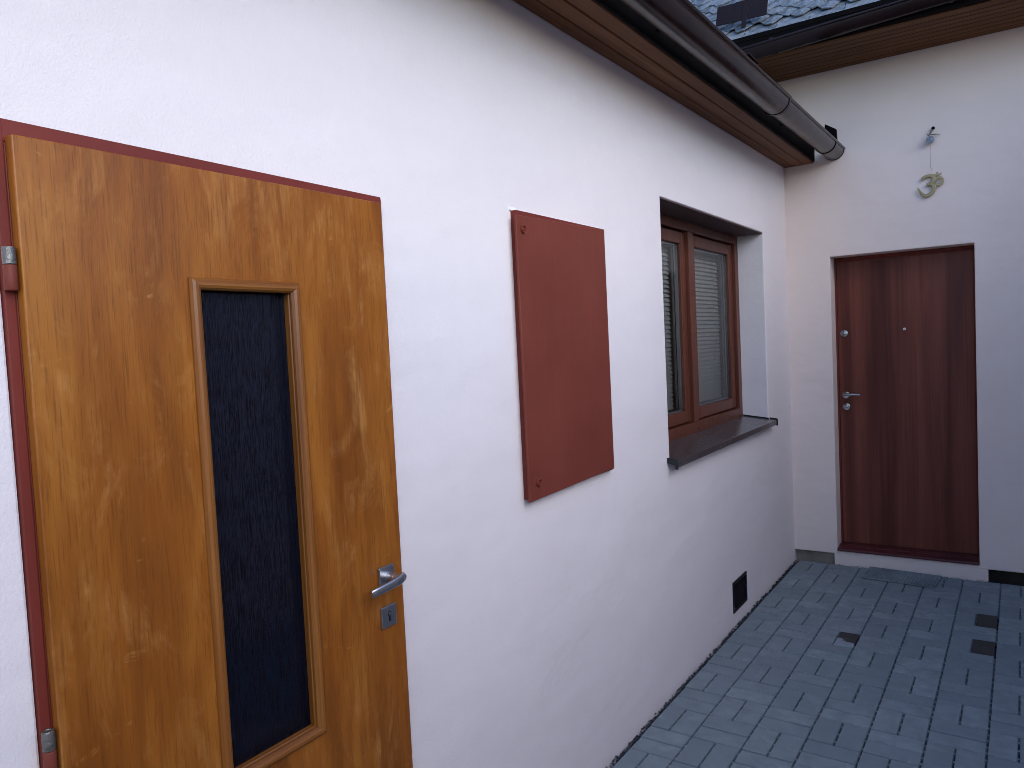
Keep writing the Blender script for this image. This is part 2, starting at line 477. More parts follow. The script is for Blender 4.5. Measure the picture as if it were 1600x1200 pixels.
# ------------------------------------------------------------------ long house wing (wall in plane x = 0)
houseA = empty('house', (0, -2.5, 0))
tag(houseA, 'low pale pink rendered house wing with veneer door, hatch, window and boarded eaves', 'house')
OA = (0, -2.5, 0)
def wall_grid(name, axis, cuts_u, cuts_z, holes, d0, d1, mat, parent, bevel=.004, extra=None):
    """front sheet with rectangular openings and their reveals. axis 'x': wall face x=d0, u=y ; axis 'y': face y=d0, u=x"""
    mb = MB(); idx = {}
    def P(u, z, d):
        k = (round(u, 4), round(z, 4), round(d, 4))
        if k not in idx:
            idx[k] = len(mb.v); mb.v.append((d, u, z) if axis == 'x' else (u, d, z))
        return idx[k]
    def inhole(u, z): return any(a < u < b and c < z < e for a, b, c, e in holes)
    nu, nz = len(cuts_u) - 1, len(cuts_z) - 1
    for i in range(nu):
        for j in range(nz):
            u0, u1, z0, z1 = cuts_u[i], cuts_u[i + 1], cuts_z[j], cuts_z[j + 1]
            um, zm = (u0 + u1) / 2, (z0 + z1) / 2
            solid = not inhole(um, zm)
            if not solid: continue
            mb.f.append((P(u0, z0, d0), P(u1, z0, d0), P(u1, z1, d0), P(u0, z1, d0)))
            mb.f.append((P(u0, z0, d1), P(u0, z1, d1), P(u1, z1, d1), P(u1, z0, d1)))
            for (a, b, du, dz) in (((u0, z0), (u0, z1), -1, 0), ((u1, z1), (u1, z0), 1, 0), ((u1, z0), (u0, z0), 0, -1), ((u0, z1), (u1, z1), 0, 1)):
                uu, zz = um + du * (u1 - u0), zm + dz * (z1 - z0)
                ii, jj = i + du, j + dz
                out = ii < 0 or ii >= nu or jj < 0 or jj >= nz
                if not out:
                    uu = (cuts_u[ii] + cuts_u[ii + 1]) / 2; zz = (cuts_z[jj] + cuts_z[jj + 1]) / 2
                if out or inhole(uu, zz):
                    mb.f.append((P(*a, d0), P(*b, d0), P(*b, d1), P(*a, d1)))
    return mb.build(name, mat, parent, bevel=bevel)

def at(o, base=OA):
    """shift a part built in world coordinates under its parent's origin"""
    o.matrix_parent_inverse = Matrix.Translation((-base[0], -base[1], -base[2])); return o

WIN = (-2.254, -.585, 1.060, 2.252)
VNT = (-1.415, -1.168, .068, .236)
DRA = (-4.940, -4.075, -.05, 1.992)
HAT = (-3.470, -2.900, 1.135, 2.015)
cu = sorted({-9.5, DRA[0], DRA[1], HAT[0], HAT[1], WIN[0], WIN[1], VNT[0], VNT[1], .36})
cz = sorted({-.05, VNT[2], VNT[3], WIN[2], HAT[2], HAT[3], DRA[3], WIN[3], 2.78})
at(wall_grid('wall', 'x', cu, cz, [WIN, DRA, HAT, VNT], 0.0, -.34, PL_A, houseA, .005))
# dark room behind door, window
at(MB().add([(-.342, -9.4, -.04), (-3.2, -9.4, -.04), (-3.2, .35, -.04), (-.342, .35, -.04), (-.342, -9.4, 2.75), (-3.2, -9.4, 2.75), (-3.2, .35, 2.75), (-.342, .35, 2.75)],
            [(0, 1, 2, 3), (7, 6, 5, 4), (1, 2, 6, 5), (0, 1, 5, 4), (2, 3, 7, 6)]).build('interior', ROOM, houseA))

# ---- veneer door with glazed slot
doorA = empty('door', (0, -4.5, 0)); doorA.parent = houseA; at(doorA)
doorA['label'] = 'orange brown veneer door with tall dark glass slot and lever handle'
def dA(o): o.matrix_parent_inverse = Matrix.Translation((0, 4.5, 0)); return o
fr = MB()
fr.hexa([(-.09, -4.9395, -.04), (.006, -4.9395, -.04), (.006, -4.9225, -.04), (-.09, -4.9225, -.04), (-.09, -4.9395, 2.008), (.006, -4.9395, 2.008), (.006, -4.9225, 2.008), (-.09, -4.9225, 2.008)])
fr.box(-.09, .0035, -4.9220, -4.893, -.04, 1.976)
fr.box(-.09, .006, -4.099, -4.0755, -.04, 1.9960)
fr.hexa([(-.09, -4.9395, 1.972), (.0055, -4.9395, 1.972), (.0055, -4.0760, 1.972), (-.09, -4.0760, 1.972), (-.09, -4.9395, 2.0085), (.0055, -4.9395, 2.0085), (.0055, -4.0760, 2.0005), (-.09, -4.0760, 2.0005)])
dA(fr.build('door_frame', FRAMERED, doorA, bevel=.002))
GL = (-4.6260, -4.3900, .790, 1.7605)     # glass opening
leaf = MB()
LX0, LX1, LY0, LY1, LZ0, LZ1 = .006, .029, -4.921, -4.101, .012, 1.980
for (a, b, c, d) in ((LY0, GL[0], LZ0, LZ1), (GL[1], LY1, LZ0, LZ1), (GL[0], GL[1], LZ0, GL[2]), (GL[0], GL[1], GL[3], LZ1)):
    pass
cyl = [LY0, GL[0], GL[1], LY1]; czl = [LZ0, GL[2], GL[3], LZ1]
lf = wall_grid('leaf', 'x', cyl, czl, [GL], LX1, LX0, DOOR, doorA, .0025); dA(lf)
dA(MB().box(-.004, .0055, GL[0] + .001, GL[1] - .001, GL[2] + .001, GL[3] - .001).build('glass', OGLASS, doorA))
# mitred glazing mouldings
PROF = [(0, 0), (0, .004), (.003, .010), (.008, .0135), (.014, .0135), (.019, .0105), (.0225, .005), (.023, .001), (.0205, 0), (.0205, -.004), (.0225, -.006), (.0225, -.010), (.0195, -.011), (.0195, -.0232), (.0125, -.0232), (.0125, 0)]
O = (-4.638, -4.378, .778, 1.7725)
def mould(side):
    rings = []
    for e in (0, 1):
        ring = []
        for (w, h) in PROF:
            y0, y1, z0, z1 = O[0] + w, O[1] - w, O[2] + w, O[3] - w
            pt = {'top': [(y0, z1), (y1, z1)], 'bottom': [(y0, z0), (y1, z0)], 'left': [(y0, z0), (y0, z1)], 'right': [(y1, z0), (y1, z1)]}[side][e]
            ring.append((LX1 + .0003 + h, pt[0], pt[1]))
        rings.append(ring)
    return dA(MB().loft(rings).build('moulding', MOULD if side in ('left', 'right') else MOULDH, doorA))
MOULDH = mat_wood('moulding_wood_across', (.18, .056, .009), (.27, .095, .016), (.36, .145, .030), (14, .8, 14), .34, patches=False)
for sd_ in ('top', 'bottom', 'left', 'right'): mould(sd_)
# hinges: bare steel knuckle over a painted one
for (z0, z1, z2) in ((1.739, 1.7785, 1.806), (.962, 1.003, 1.035), (.20, .24, .268)):
    hy, hx, hr = -4.9335, .0185, .0098
    dA(MB().lathe([(hr * .9, z1), (hr, z1 + .001), (hr, z2 - .0025), (hr * .9, z2), (hr * .55, z2), (hr * .5, z2 - .001)], (hx, hy, 0), (0, 0, 1)).build('hinge_knuckle', WORN, doorA, smooth=True))
    dA(MB().lathe([(hr * .6, z0 - .001), (hr * .92, z0), (hr, z0 + .0025), (hr, z1 - .0015), (hr * .93, z1 - .0005)], (hx, hy, 0), (0, 0, 1)).build('hinge_knuckle', REDPAINT, doorA, smooth=True))
    dA(MB().box(.0062, .012, hy - .003, hy + .012, z0 + .004, z2 - .004).build('hinge_plate', REDPAINT, doorA, bevel=.001))
# lever handle on a square rose, key plate below
dA(MB().box(.0292, .0365, -4.188, -4.135, 1.043, 1.094).build('handle_rose', ALU, doorA, bevel=.0022))
lv = MB()
lv.lathe([(.0135, .0367), (.0135, .044), (.0118, .0445), (.0112, .062)], (0, -4.1615, 1.0675), (1, 0, 0), 20)
pts = [(-4.149, .078, 1.0705, 1.0), (-4.156, .084, 1.0712, 1.05), (-4.170, .0880, 1.0700, 1.05), (-4.190, .0885, 1.0680, 1.0), (-4.215, .0875, 1.0655, .95), (-4.240, .0855, 1.0630, .92), (-4.262, .0830, 1.0610, .9), (-4.2645, .0828, 1.0608, .7)]
rings = []
for (y, x, z, s) in pts:
    h, w = .0105 * s, .0058 * s
    rings.append([(x + w * math.cos(a) * abs(math.cos(a)) ** -.35 if abs(math.cos(a)) > 1e-6 else x, y, z + (h * math.sin(a) * abs(math.sin(a)) ** -.35 if abs(math.sin(a)) > 1e-6 else 0)) for a in [2 * math.pi * k / 16 for k in range(16)]])
lv.loft(rings)
lv.loft([[(.055, -4.1615 + .0112 * math.cos(a), 1.0675 + .0105 * math.sin(a)) for a in [2 * math.pi * k / 16 for k in range(16)]],
         [(.075, -4.160 + .0108 * math.cos(a), 1.069 + .0102 * math.sin(a)) for a in [2 * math.pi * k / 16 for k in range(16)]],
         [(.087, -4.157 + .009 * math.cos(a), 1.0707 + .009 * math.sin(a)) for a in [2 * math.pi * k / 16 for k in range(16)]]])
dA(lv.build('lever_handle', ALU, doorA, smooth=True))
dA(MB().box(.0292, .0365, -4.187, -4.136, .943, .996).build('key_plate', ALU, doorA, bevel=.0022))
kh = MB().lathe([(.0062, .0364), (.0062, .0369)], (0, -4.1615, .976), (1, 0, 0), 16)
kh.box(.0364, .03685, -4.1645, -4.1585, .957, .973)
dA(kh.build('keyhole', BLACK, doorA))
dA(MB().lathe([(.0042, .0369), (.0042, .0378), (.003, .0380)], (0, -4.1615, .976), (1, 0, 0), 16).build('key_cylinder', WORN, doorA))

# ---- painted hatch
hatch = empty('hatch', (0, -3.19, 1.12)); hatch.parent = houseA; at(hatch)
hatch['label'] = 'oxide red painted sheet hatch with two screws'
def hA(o): o.matrix_parent_inverse = Matrix.Translation((0, 3.19, -1.12)); return o
f = MB(); HY0, HY1, HZ0, HZ1 = -3.482, -2.872, 1.119, 2.040
for (a, b, c, d) in ((HY0, HY0 + .03, HZ0, HZ1), (HY1 - .03, HY1, HZ0, HZ1), (HY0 + .0301, HY1 - .0301, HZ0, HZ0 + .03), (HY0 + .0301, HY1 - .0301, HZ1 - .03, HZ1)):
    f.box(-.03, .0215, a, b, c, d)
hA(f.build('hatch_frame', FRAMERED, hatch, bevel=.0015))
hA(MB().hexa([(.0225, -3.494, 1.113), (.0315, -3.494, 1.113), (.0315, -2.886, 1.126), (.0225, -2.886, 1.126), (.0225, -3.500, 2.022), (.0315, -3.500, 2.022), (.0315, -2.889, 2.035), (.0225, -2.889, 2.035)]).build('panel', REDPAINT, hatch, bevel=.003, seg=3))
for (y, z) in ((-3.464, 1.980), (-3.441, 1.170)):
    s = hA(MB().lathe([(.0140, .0312), (.0143, .0355), (.0128, .0385), (.0098, .0385), (.0082, .0345), (.0082, .0325)], (0, y, z), (1, 0, 0), 20).build('screw', REDPAINT, hatch, smooth=True))
    hA(MB().lathe([(.0060, .0320), (.0058, .0362), (.003, .0368)], (0, y, z), (1, 0, 0), 6).build('screw', FRAMERED, hatch))
for z in (1.30, 1.93):
    hA(MB().tube([(.018, -2.884, z - .012), (.018, -2.884, z + .012)], .0055, 10).build('hatch_hinge', FRAMERED, hatch, smooth=True))
# ragged white filler along the hatch's top edge
fl = MB(); rings = []
for k in range(61):
    y = -3.492 + k * .61 / 60
    hgt = max(.0015, .0045 + .003 * math.sin(k * .9) * random.random() + (.012 * math.exp(-((k - 2) / 4) ** 2)) + random.uniform(-.003, .002))
    th = max(.002, .006 + random.uniform(-.003, .002) - .00006 * k)
    zb = 2.040 + .0001 * k + random.uniform(-.002, .001)
    rings.append([(-.002, y, zb), (th, y, zb), (th * .8, y, zb + hgt * .45), (-.002, y, zb + hgt)])
hA(fl.loft(rings).build('filler', WHITE, hatch, smooth=True))

# ---- two-light window
win = empty('window', (-.16, -1.42, 1.06)); win.parent = houseA; at(win)
win['label'] = 'brown two-light window with lowered blinds and dark sill'
def wA(o): o.matrix_parent_inverse = Matrix.Translation((.16, 1.42, -1.06)); return o
XF = -.162
y0, y1, z0, z1 = WIN[0], WIN[1], 1.072, WIN[3] - .0065
f = MB()
f.box(XF - .07, XF, y0, y0 + .062, z0, z1); f.box(XF - .07, XF, y1 - .062, y1, z0, z1)
f.box(XF - .07, XF - .0005, y0 + .0621, y1 - .0621, z0, z0 + .068); f.box(XF - .07, XF - .0005, y0 + .0621, y1 - .0621, z1 - .052, z1)
wA(f.build('window_frame', WINFR, win, bevel=.003))
wA(MB().box(XF - .07, XF - .001, -1.474, -1.398, z0 + .0681, z1 - .0521).build('mullion', WINFR, win, bevel=.003))
XS = XF - .020
def sash(a, b):
    c, d = z0 + .074, z1 - .058
    s = MB(); w = .066
    s.box(XS - .05, XS, a, a + w, c, d); s.box(XS - .05, XS, b - w, b, c, d)
    s.box(XS - .05, XS - .0004, a + w + .0001, b - w - .0001, c, c + w); s.box(XS - .05, XS - .0004, a + w + .0001, b - w - .0001, d - w, d)
    wA(s.build('sash', WINFR, win, bevel=.006))
    # inside face of the sash is white pvc
    s = MB(); xi0, xi1 = XS - .062, XS - .0502
    s.box(xi0, xi1, a, a + w - .01, c, d); s.box(xi0, xi1, b - w + .01, b, c, d); s.box(xi0, xi1, a + w, b - w, c, c + w - .01); s.box(xi0, xi1, a + w, b - w, d - w + .01, d)
    wA(s.build('sash_inner', WPVC, win))
    ga, gb, gc, gd = a + w, b - w, c + w, d - w
    for xg in (XS - .018, XS - .040):
        wA(MB().add([(xg, ga - .006, gc - .006), (xg, gb + .006, gc - .006), (xg, gb + .006, gd + .006), (xg, ga - .006, gd + .006)], [(0, 1, 2, 3)]).build('pane', PANE, win))
    s = MB()
    for (p, q, r_, t_) in ((ga, ga + .008, gc, gd), (gb - .008, gb, gc, gd), (ga, gb, gc, gc + .008), (ga, gb, gd - .008, gd)):
        s.box(XS - .0385, XS - .0195, p, q, r_, t_)
    wA(s.build('glazing_spacer', SPACER, win))
    # venetian blind behind the glass
    bl = MB(); xb = XS - .082; n = 36; hh = (gd - gc - .02)
    tilt = R_(60)
    for k in range(n):
        zc = gc + .01 + hh * (k + .5) / n
        wv = .0158; dx, dz = wv * math.cos(tilt), wv * math.sin(tilt)
        ring = []
        for u in (-1, 0, 1):
            ring.append((xb + dx * u, zc - dz * u + (.0012 if u == 0 else 0)))
        vs = [(x, ga - .012, z) for x, z in ring] + [(x, gb + .012, z) for x, z in ring]
        bl.add(vs, [(0, 1, 4, 3), (1, 2, 5, 4)])
    for yy in (ga + .10, gb - .10):
        bl.box(xb + .0125, xb + .0133, yy - .0008, yy + .0008, gc, gd)
    bl.box(xb - .014, xb + .014, ga - .012, gb + .012, gd - .006, gd + .02)
    b_ = wA(bl.build('blind', BLIND, win)); b_['kind'] = 'stuff'; b_['label'] = 'lowered grey slatted blind behind the glass'
sash(y0 + .066, -1.478); sash(-1.394, y1 - .066)
wA(MB().box(-.1618, -.004, WIN[0] + .002, WIN[1] - .002, WIN[3] - .006, WIN[3] - .0005).build('lintel_underside', LINT, win))  # thin dark brown sheet across the underside of the lintel
# sloping metal sill with end caps
s = MB(); ya, yb = WIN[0] - .040, WIN[1] + .028
pr = [(-.160, 1.083), (-.156, 1.085), (.046, 1.060), (.048, 1.057), (.048, 1.030), (.044, 1.026), (.040, 1.026), (.044, 1.031), (.044, 1.052), (-.160, 1.078)]
sl = wA(MB().loft([[(x, WIN[0] + .001, z) for x, z in pr if True], [(x, WIN[1] - .001, z) for x, z in pr]]).build('sill', SILL, win, bevel=.0012))
pr2 = [(.002, 1.0655), (.046, 1.060), (.048, 1.057), (.048, 1.030), (.044, 1.026), (.040, 1.026), (.044, 1.031), (.044, 1.052), (.002, 1.058)]
for (a, b) in ((WIN[0] - .030, WIN[0] + .0009), (WIN[1] - .0009, WIN[1] + .022)):
    wA(MB().loft([[(x, a, z) for x, z in pr2], [(x, b, z) for x, z in pr2]]).build('sill', SILL, win, bevel=.001))
for (a, b) in ((WIN[0] - .036, WIN[0] - .0302), (WIN[1] + .0222, WIN[1] + .028)):
    wA(MB().loft([[(x, a, z) for x, z in ((.002, 1.074), (.044, 1.069), (.053, 1.062), (.053, 1.022), (.038, 1.022), (.038, 1.04), (.002, 1.05))],
                  [(x, b, z) for x, z in ((.002, 1.074), (.044, 1.069), (.053, 1.062), (.053, 1.022), (.038, 1.022), (.038, 1.04), (.002, 1.05))]]).build('sill_end_cap', CAPB, win, bevel=.001))
wA(MB().hexa([(-.160, WIN[1] - .0045, 1.0855), (.003, WIN[1] - .0045, 1.0655), (.003, WIN[1] - .0005, 1.0655), (-.160, WIN[1] - .0005, 1.0855),
              (-.160, WIN[1] - .0045, 1.094), (.003, WIN[1] - .0045, 1.074), (.003, WIN[1] - .0005, 1.074), (-.160, WIN[1] - .0005, 1.094)]).build('sill_end_cap', CAPB, win))
for yy in (-2.0, -1.70, -1.42, -1.12, -.82):
    wA(MB().lathe([(.005, 0), (.005, .002), (.003, .003)], (XF + .0002, yy, 1.104), (1, 0, 0), 12).build('drain_cap', WINFR, win))

# ---- low vent grille
vent = empty('vent_grille', (0, -1.29, .15)); vent.parent = houseA; at(vent)
vent['label'] = 'small dark metal vent grille low in the wall'
def vA(o): o.matrix_parent_inverse = Matrix.Translation((0, 1.29, -.15)); return o
f = MB(); a, b, c, d = -1.420, -1.166, .066, .238
f.box(-.03, .005, a, a + .016, c, d); f.box(-.03, .005, b - .016, b, c, d); f.box(-.03, .0046, a + .0161, b - .0161, c, c + .016); f.box(-.03, .0046, a + .0161, b - .0161, d - .016, d)
vA(f.build('vent_frame', VENT, vent, bevel=.0015))
lo = MB()
for k in range(9):
    zc = c + .024 + k * (d - c - .048) / 8
    lo.hexa([(-.022, a + .0162, zc - .001), (.002, a + .0162, zc - .009), (.002, b - .0162, zc - .009), (-.022, b - .0162, zc - .001),
             (-.022, a + .0162, zc + .001), (.002, a + .0162, zc - .007), (.002, b - .0162, zc - .007), (-.022, b - .0162, zc + .001)])
o = vA(lo.build('louvre', VENT, vent)); o['kind'] = 'stuff'
vA(MB().box(-.035, -.031, a, b, c, d).build('backing', BLACK, vent))
for (yy, zz) in ((a + .008, c + .03), (b - .008, d - .08)):
    vA(MB().lathe([(.004, 0), (.0038, .002), (.002, .003)], (.0051, yy, zz), (1, 0, 0), 10).build('screw', ALU, vent))

# ---- boarded soffit, fascia, gutter, roof of the long wing
SL = .0130
def zs(y): return 2.752 + SL * y
soff = empty('soffit', (.1, -2, 2.75)); soff.parent = houseA; at(soff); soff['label'] = 'stained brown tongue and groove soffit'
def sA(o): o.matrix_parent_inverse = Matrix.Translation((-.1, 2, -2.75)); return o
for (xa, xb) in ((.0025, .064), (.0655, .132), (.1335, .200)):
    for (ya, yb) in ((-9.5, -5.2), (-5.198, -.003)):
        w = xb - xa; g_ = .004; zz = random.uniform(-.001, .001)
        pr = [(xa, .006), (xa + g_, 0), (xb - g_, 0), (xb, .006), (xb, .018), (xa, .018)]
        sA(MB().loft([[(x, ya, zs(ya) + z + zz) for x, z in pr], [(x, yb, zs(yb) + z + zz) for x, z in pr]]).build('board', SOFA, soff))
def sheared(xa, xb, za, zb, ya=-9.5, yb=-.003):
    return [(xa, ya, zs(ya) + za), (xb, ya, zs(ya) + za), (xb, yb, zs(yb) + za), (xa, yb, zs(yb) + za), (xa, ya, zs(ya) + zb), (xb, ya, zs(ya) + zb), (xb, yb, zs(yb) + zb), (xa, yb, zs(yb) + zb)]
at(MB().hexa(sheared(.2008, .215, .003, .13, yb=-.05)).build('fascia', DARK, houseA, bevel=.002))
def zg(y): return 2.812 + .0200 * y
GXC, GR = .330, .064
gut = empty('gutter', (.33, -2, 2.77)); gut.parent = houseA; at(gut); gut['label'] = 'brown half-round metal gutter with overlapping joint'
def gA(o): o.matrix_parent_inverse = Matrix.Translation((-.33, 2, -2.77)); return o
def gut_prof(r):
    out = [(-r * math.cos(a), -r * math.sin(a)) for a in [math.pi * k / 20 for k in range(21)]]
    inn = [(-(r - .0022) * math.cos(a), -(r - .0022) * math.sin(a)) for a in [math.pi * k / 20 for k in range(21)]]
    bead = [(r + .002 + .0075 * math.cos(a), .004 + .0075 * math.sin(a)) for a in [math.pi * (1.25 - k / 6 * 1.6) for k in range(7)]] if False else []
    return [(-r, .008)] + out + bead + list(reversed(inn)) + [(-(r - .0022), .008)]
def gut_run(ya, yb, r, name='channel'):
    pr = gut_prof(r)
    return gA(MB().loft([[(GXC + x, ya, zg(ya) + z) for x, z in pr], [(GXC + x, yb, zg(yb) + z) for x, z in pr]]).build(name, GUTTER, gut, smooth=True))
gut_run(-9.5, -1.50, GR + .0050); gut_run(-1.53, -.022, GR)
gA(MB().tube([(GXC + GR + .0060, -9.5, zg(-9.5) + .002), (GXC + GR + .0060, -1.5, zg(-1.5) + .002)], .0085, 12).build('rim_bead', GUTTER, gut, smooth=True))
gA(MB().tube([(GXC + GR + .0015, -1.5, zg(-1.5) + .002), (GXC + GR + .0015, -.020, zg(-.02) + .002)], .0080, 12).build('rim_bead', GUTTER, gut, smooth=True))
def gut_band(y, wd=.012, r=GR + .0055, mat=None):
    pr = [(-r * math.cos(a), -r * math.sin(a)) for a in [math.pi * k / 20 for k in range(21)]]
    inn = [(-(r - .003) * math.cos(a), -(r - .003) * math.sin(a)) for a in [math.pi * k / 20 for k in range(21)]]
    pp = pr + list(reversed(inn))
    return gA(MB().loft([[(GXC + x, y - wd / 2, zg(y) + z) for x, z in pp], [(GXC + x, y + wd / 2, zg(y) + z) for x, z in pp]]).build('joint_band', mat or GUTTER, gut, smooth=True))
gut_band(-1.50, .016, GR + .0085); gut_band(-1.484, .006, GR + .0060, DARK); gut_band(-.30, .008, GR + .0035, DARK)
gA(MB().box(GXC + GR - .004, GXC + GR + .020, -2.24, -2.10, zg(-2.17) + .011, zg(-2.17) + .017).build('rim_clip', GUTTER, gut, bevel=.001))
cap = [(-GR * math.cos(a), -GR * math.sin(a)) for a in [math.pi * k / 20 for k in range(21)]]
gA(MB().loft([[(GXC + x, -.0225, zg(0) + z) for x, z in cap], [(GXC + x, -.019, zg(0) + z) for x, z in cap]]).build('end_cap', GUTTER, gut))
gA(MB().tube([(GXC - GR * math.cos(a), -.021, zg(0) - GR * math.sin(a)) for a in [math.pi * k / 16 for k in range(17)]], .003, 8).build('end_bead', DARK, gut, smooth=True))
for yb_ in (-.12, -.95, -1.85, -2.75, -3.65, -4.55):
    gA(MB().box(.2155, .2625, yb_ - .012, yb_ + .012, zg(yb_) + .010, zg(yb_) + .016).build('gutter_bracket', DARK, gut, bevel=.002))
# roof slab of this wing, rising away from the yard
ang = R_(38); c_, s_ = math.cos(ang), math.sin(ang)
def rp(t, y, up_): return (.288 - t * c_ + up_ * s_, y, zg(y) + .055 + t * s_ + up_ * c_)
rf = MB().hexa([rp(0, -9.5, 0), rp(3.2, -9.5, 0), rp(3.2, -.004, 0), rp(0, -.004, 0), rp(0, -9.5, .03), rp(3.2, -9.5, .03), rp(3.2, -.004, .03), rp(0, -.004, .03)])
roofA = at(rf.build('roof', SLATE, houseA, bevel=.004))
# upturned flashing where the roof runs into the rear wall
at(MB().hexa([(.27, -.040, 2.865), (.354, -.040, 2.858), (.354, -.006, 2.858), (.27, -.006, 2.865), (.282, -.040, 2.990), (.350, -.040, 2.945), (.350, -.006, 2.945), (.282, -.006, 2.990)]).build('flashing', DARK, houseA, bevel=.002))

# ------------------------------------------------------------------ rear house wing (wall in plane y = 0)
houseB = empty('rear_house', (.8, 0, 0))
tag(houseB, 'pale pink rendered end wing with mahogany door under slate roof', 'house')
OB = (.8, 0, 0)
def bt(o): return at(o, OB)
DB = (.284, 1.119, .07, 2.110)
bt(wall_grid('wall', 'y', [-3.2, DB[0], DB[1], 3.4], [.070, .092, 2.110, 3.36], [(DB[0], DB[1], .05, 2.110)], 0.0, .34, PL_B, houseB, .005))
bt(MB().box(.0, .262, .045, .30, -.06, .069).build('plinth', CONC, houseB, bevel=.004))
bt(MB().box(1.166, 3.4, .14, .30, -.06, .069).build('plinth', mat_paint('dark_plinth', (.055, .045, .038), .9, .35, .004, 40, spec=.2), houseB))
bt(MB().box(.262, 1.165, .003, .30, -.06, .0915).build('door_step', PL_B, houseB, bevel=.004))
doorB = empty('door', (.7, .06, .09)); doorB.parent = houseB; bt(doorB); doorB['label'] = 'dark mahogany security door with round chrome locks'
def dB(o): o.matrix_parent_inverse = Matrix.Translation((-.7, -.06, -.09)); return o
YD = .146
f = MB()
f.box(DB[0] + .0005, DB[0] + .012, YD - .004, .24, .092, 2.109); f.box(DB[1] - .012, DB[1] - .0005, YD - .004, .24, .092, 2.109)
f.box(DB[0] + .0121, DB[1] - .0121, YD - .003, .24, 2.090, 2.109)
f.box(DB[0] + .0121, DB[1] - .0121, YD + .004, .24, 2.078, 2.0899)
dB(f.build('door_frame', FRAMERED, doorB, bevel=.002))
dB(MB().box(DB[0] + .0125, DB[1] - .0125, YD + .006, YD + .07, .119, 2.086).build('leaf', MAHOG, doorB, bevel=.002))
th = [(-.012, .093), (-.012, .106), (-.006, .110), (.060, .113), (.066, .117), (.24, .1185), (.24, .093)]
dB(MB().loft([[(DB[0] + .001, y, z) for y, z in th], [(DB[1] - .001, y, z) for y, z in th]]).build('threshold', THRESH, doorB, bevel=.002))
YF = YD + .006
def rosette(x, z, r, dome=True):
    dB(MB().lathe([(r, 0), (r, .004), (r * .92, .0075), (r * .6, .0085)], (x, YF - .0002, z), (0, -1, 0), 24).build('rosette', CHROME, doorB, smooth=True))
def cyl_(x, z, r):
    dB(MB().lathe([(r, .0085), (r, .0125), (r * .8, .0135)], (x, YF, z), (0, -1, 0), 20).build('lock_cylinder', CHROME, doorB, smooth=True))
rosette(.336, 1.588, .026); cyl_(.336, 1.588, .011)
rosette(.339, 1.159, .026); rosette(.341, 1.078, .026); cyl_(.341, 1.078, .011)
dB(MB().lathe([(.0115, 0), (.0115, .003), (.009, .0055), (.005, .0055), (.004, .0042)], (.709, YF - .0002, 1.599), (0, -1, 0), 20).build('peephole', CHROME, doorB, smooth=True))
dB(MB().tube([(.339, YF - .008, 1.160), (.339, YF - .045, 1.164), (.343, YF - .052, 1.165), (.354, YF - .054, 1.1655), (.39, YF - .054, 1.165), (.434, YF - .052, 1.163)], [.009, .009, .0092, .009, .0085, .008], 14).build('lever_handle', ALU, doorB, smooth=True))

# eaves of the rear wing
soffB = empty('soffit', (.8, -.25, 3.34)); soffB.parent = houseB; bt(soffB); soffB['label'] = 'brown grooved board soffit'
def sB(o): o.matrix_parent_inverse = Matrix.Translation((-.8, .25, -3.34)); return o
nb = 8; wB = .535 / nb
for k in range(nb):
    yb = -.003 - k * wB; ya = yb - wB + .0015; g_ = .005
    pr = [(ya, .006), (ya + g_, 0), (yb - g_, 0), (yb, .006), (yb, .018), (ya, .018)]
    for (xa, xb) in ((-3.2, .9), (.902, 3.4)):
        sB(MB().loft([[(xa, y, 3.342 + z) for y, z in pr], [(xb, y, 3.342 + z) for y, z in pr]]).build('board', SOFB, soffB))
bt(MB().box(-3.2, 3.4, -.556, -.540, 3.350, 3.50).build('fascia', DARK, houseB, bevel=.002))
GYB, GRB = -.572, .064
def zb(x): return 3.400 + .040 * (x)
gutB = empty('gutter', (.8, -.55, 3.44)); gutB.parent = houseB; bt(gutB); gutB['label'] = 'brown half-round gutter with one bracket in view'
def gB(o): o.matrix_parent_inverse = Matrix.Translation((-.8, .55, -3.44)); return o
pr = [(math.cos(a) * GRB, -math.sin(a) * GRB) for a in [math.pi * k / 20 for k in range(21)]]
pr += [(math.cos(a) * (GRB - .002), -math.sin(a) * (GRB - .002)) for a in [math.pi * (20 - k) / 20 for k in range(21)]]
gB(MB().loft([[(-.16, GYB + y, zb(-.16) + z) for y, z in pr], [(3.4, GYB + y, zb(3.4) + z) for y, z in pr]]).build('channel', GUTTER, gutB, smooth=True))
gB(MB().tube([(-.16, GYB - GRB - .002, zb(-.16)), (3.4, GYB - GRB - .002, zb(3.4))], .008, 12).build('rim_bead', GUTTER, gutB, smooth=True))
for xx in (.105, 1.05, 1.95):
    pb = [(math.cos(a) * (GRB + .004), -math.sin(a) * (GRB + .004)) for a in [math.pi * k / 20 for k in range(21)]] + [(math.cos(a) * (GRB + .0005), -math.sin(a) * (GRB + .0005)) for a in [math.pi * (20 - k) / 20 for k in range(21)]]
    mb = MB().loft([[(xx - .011, GYB + y, zb(xx) + z) for y, z in pb], [(xx + .011, GYB + y, zb(xx) + z) for y, z in pb]])
    mb.box(xx - .012, xx + .012, GYB - GRB - .013, GYB - GRB + .004, zb(xx) - .002, zb(xx) + .014)
    gB(mb.build('gutter_bracket', GUTTER, gutB))
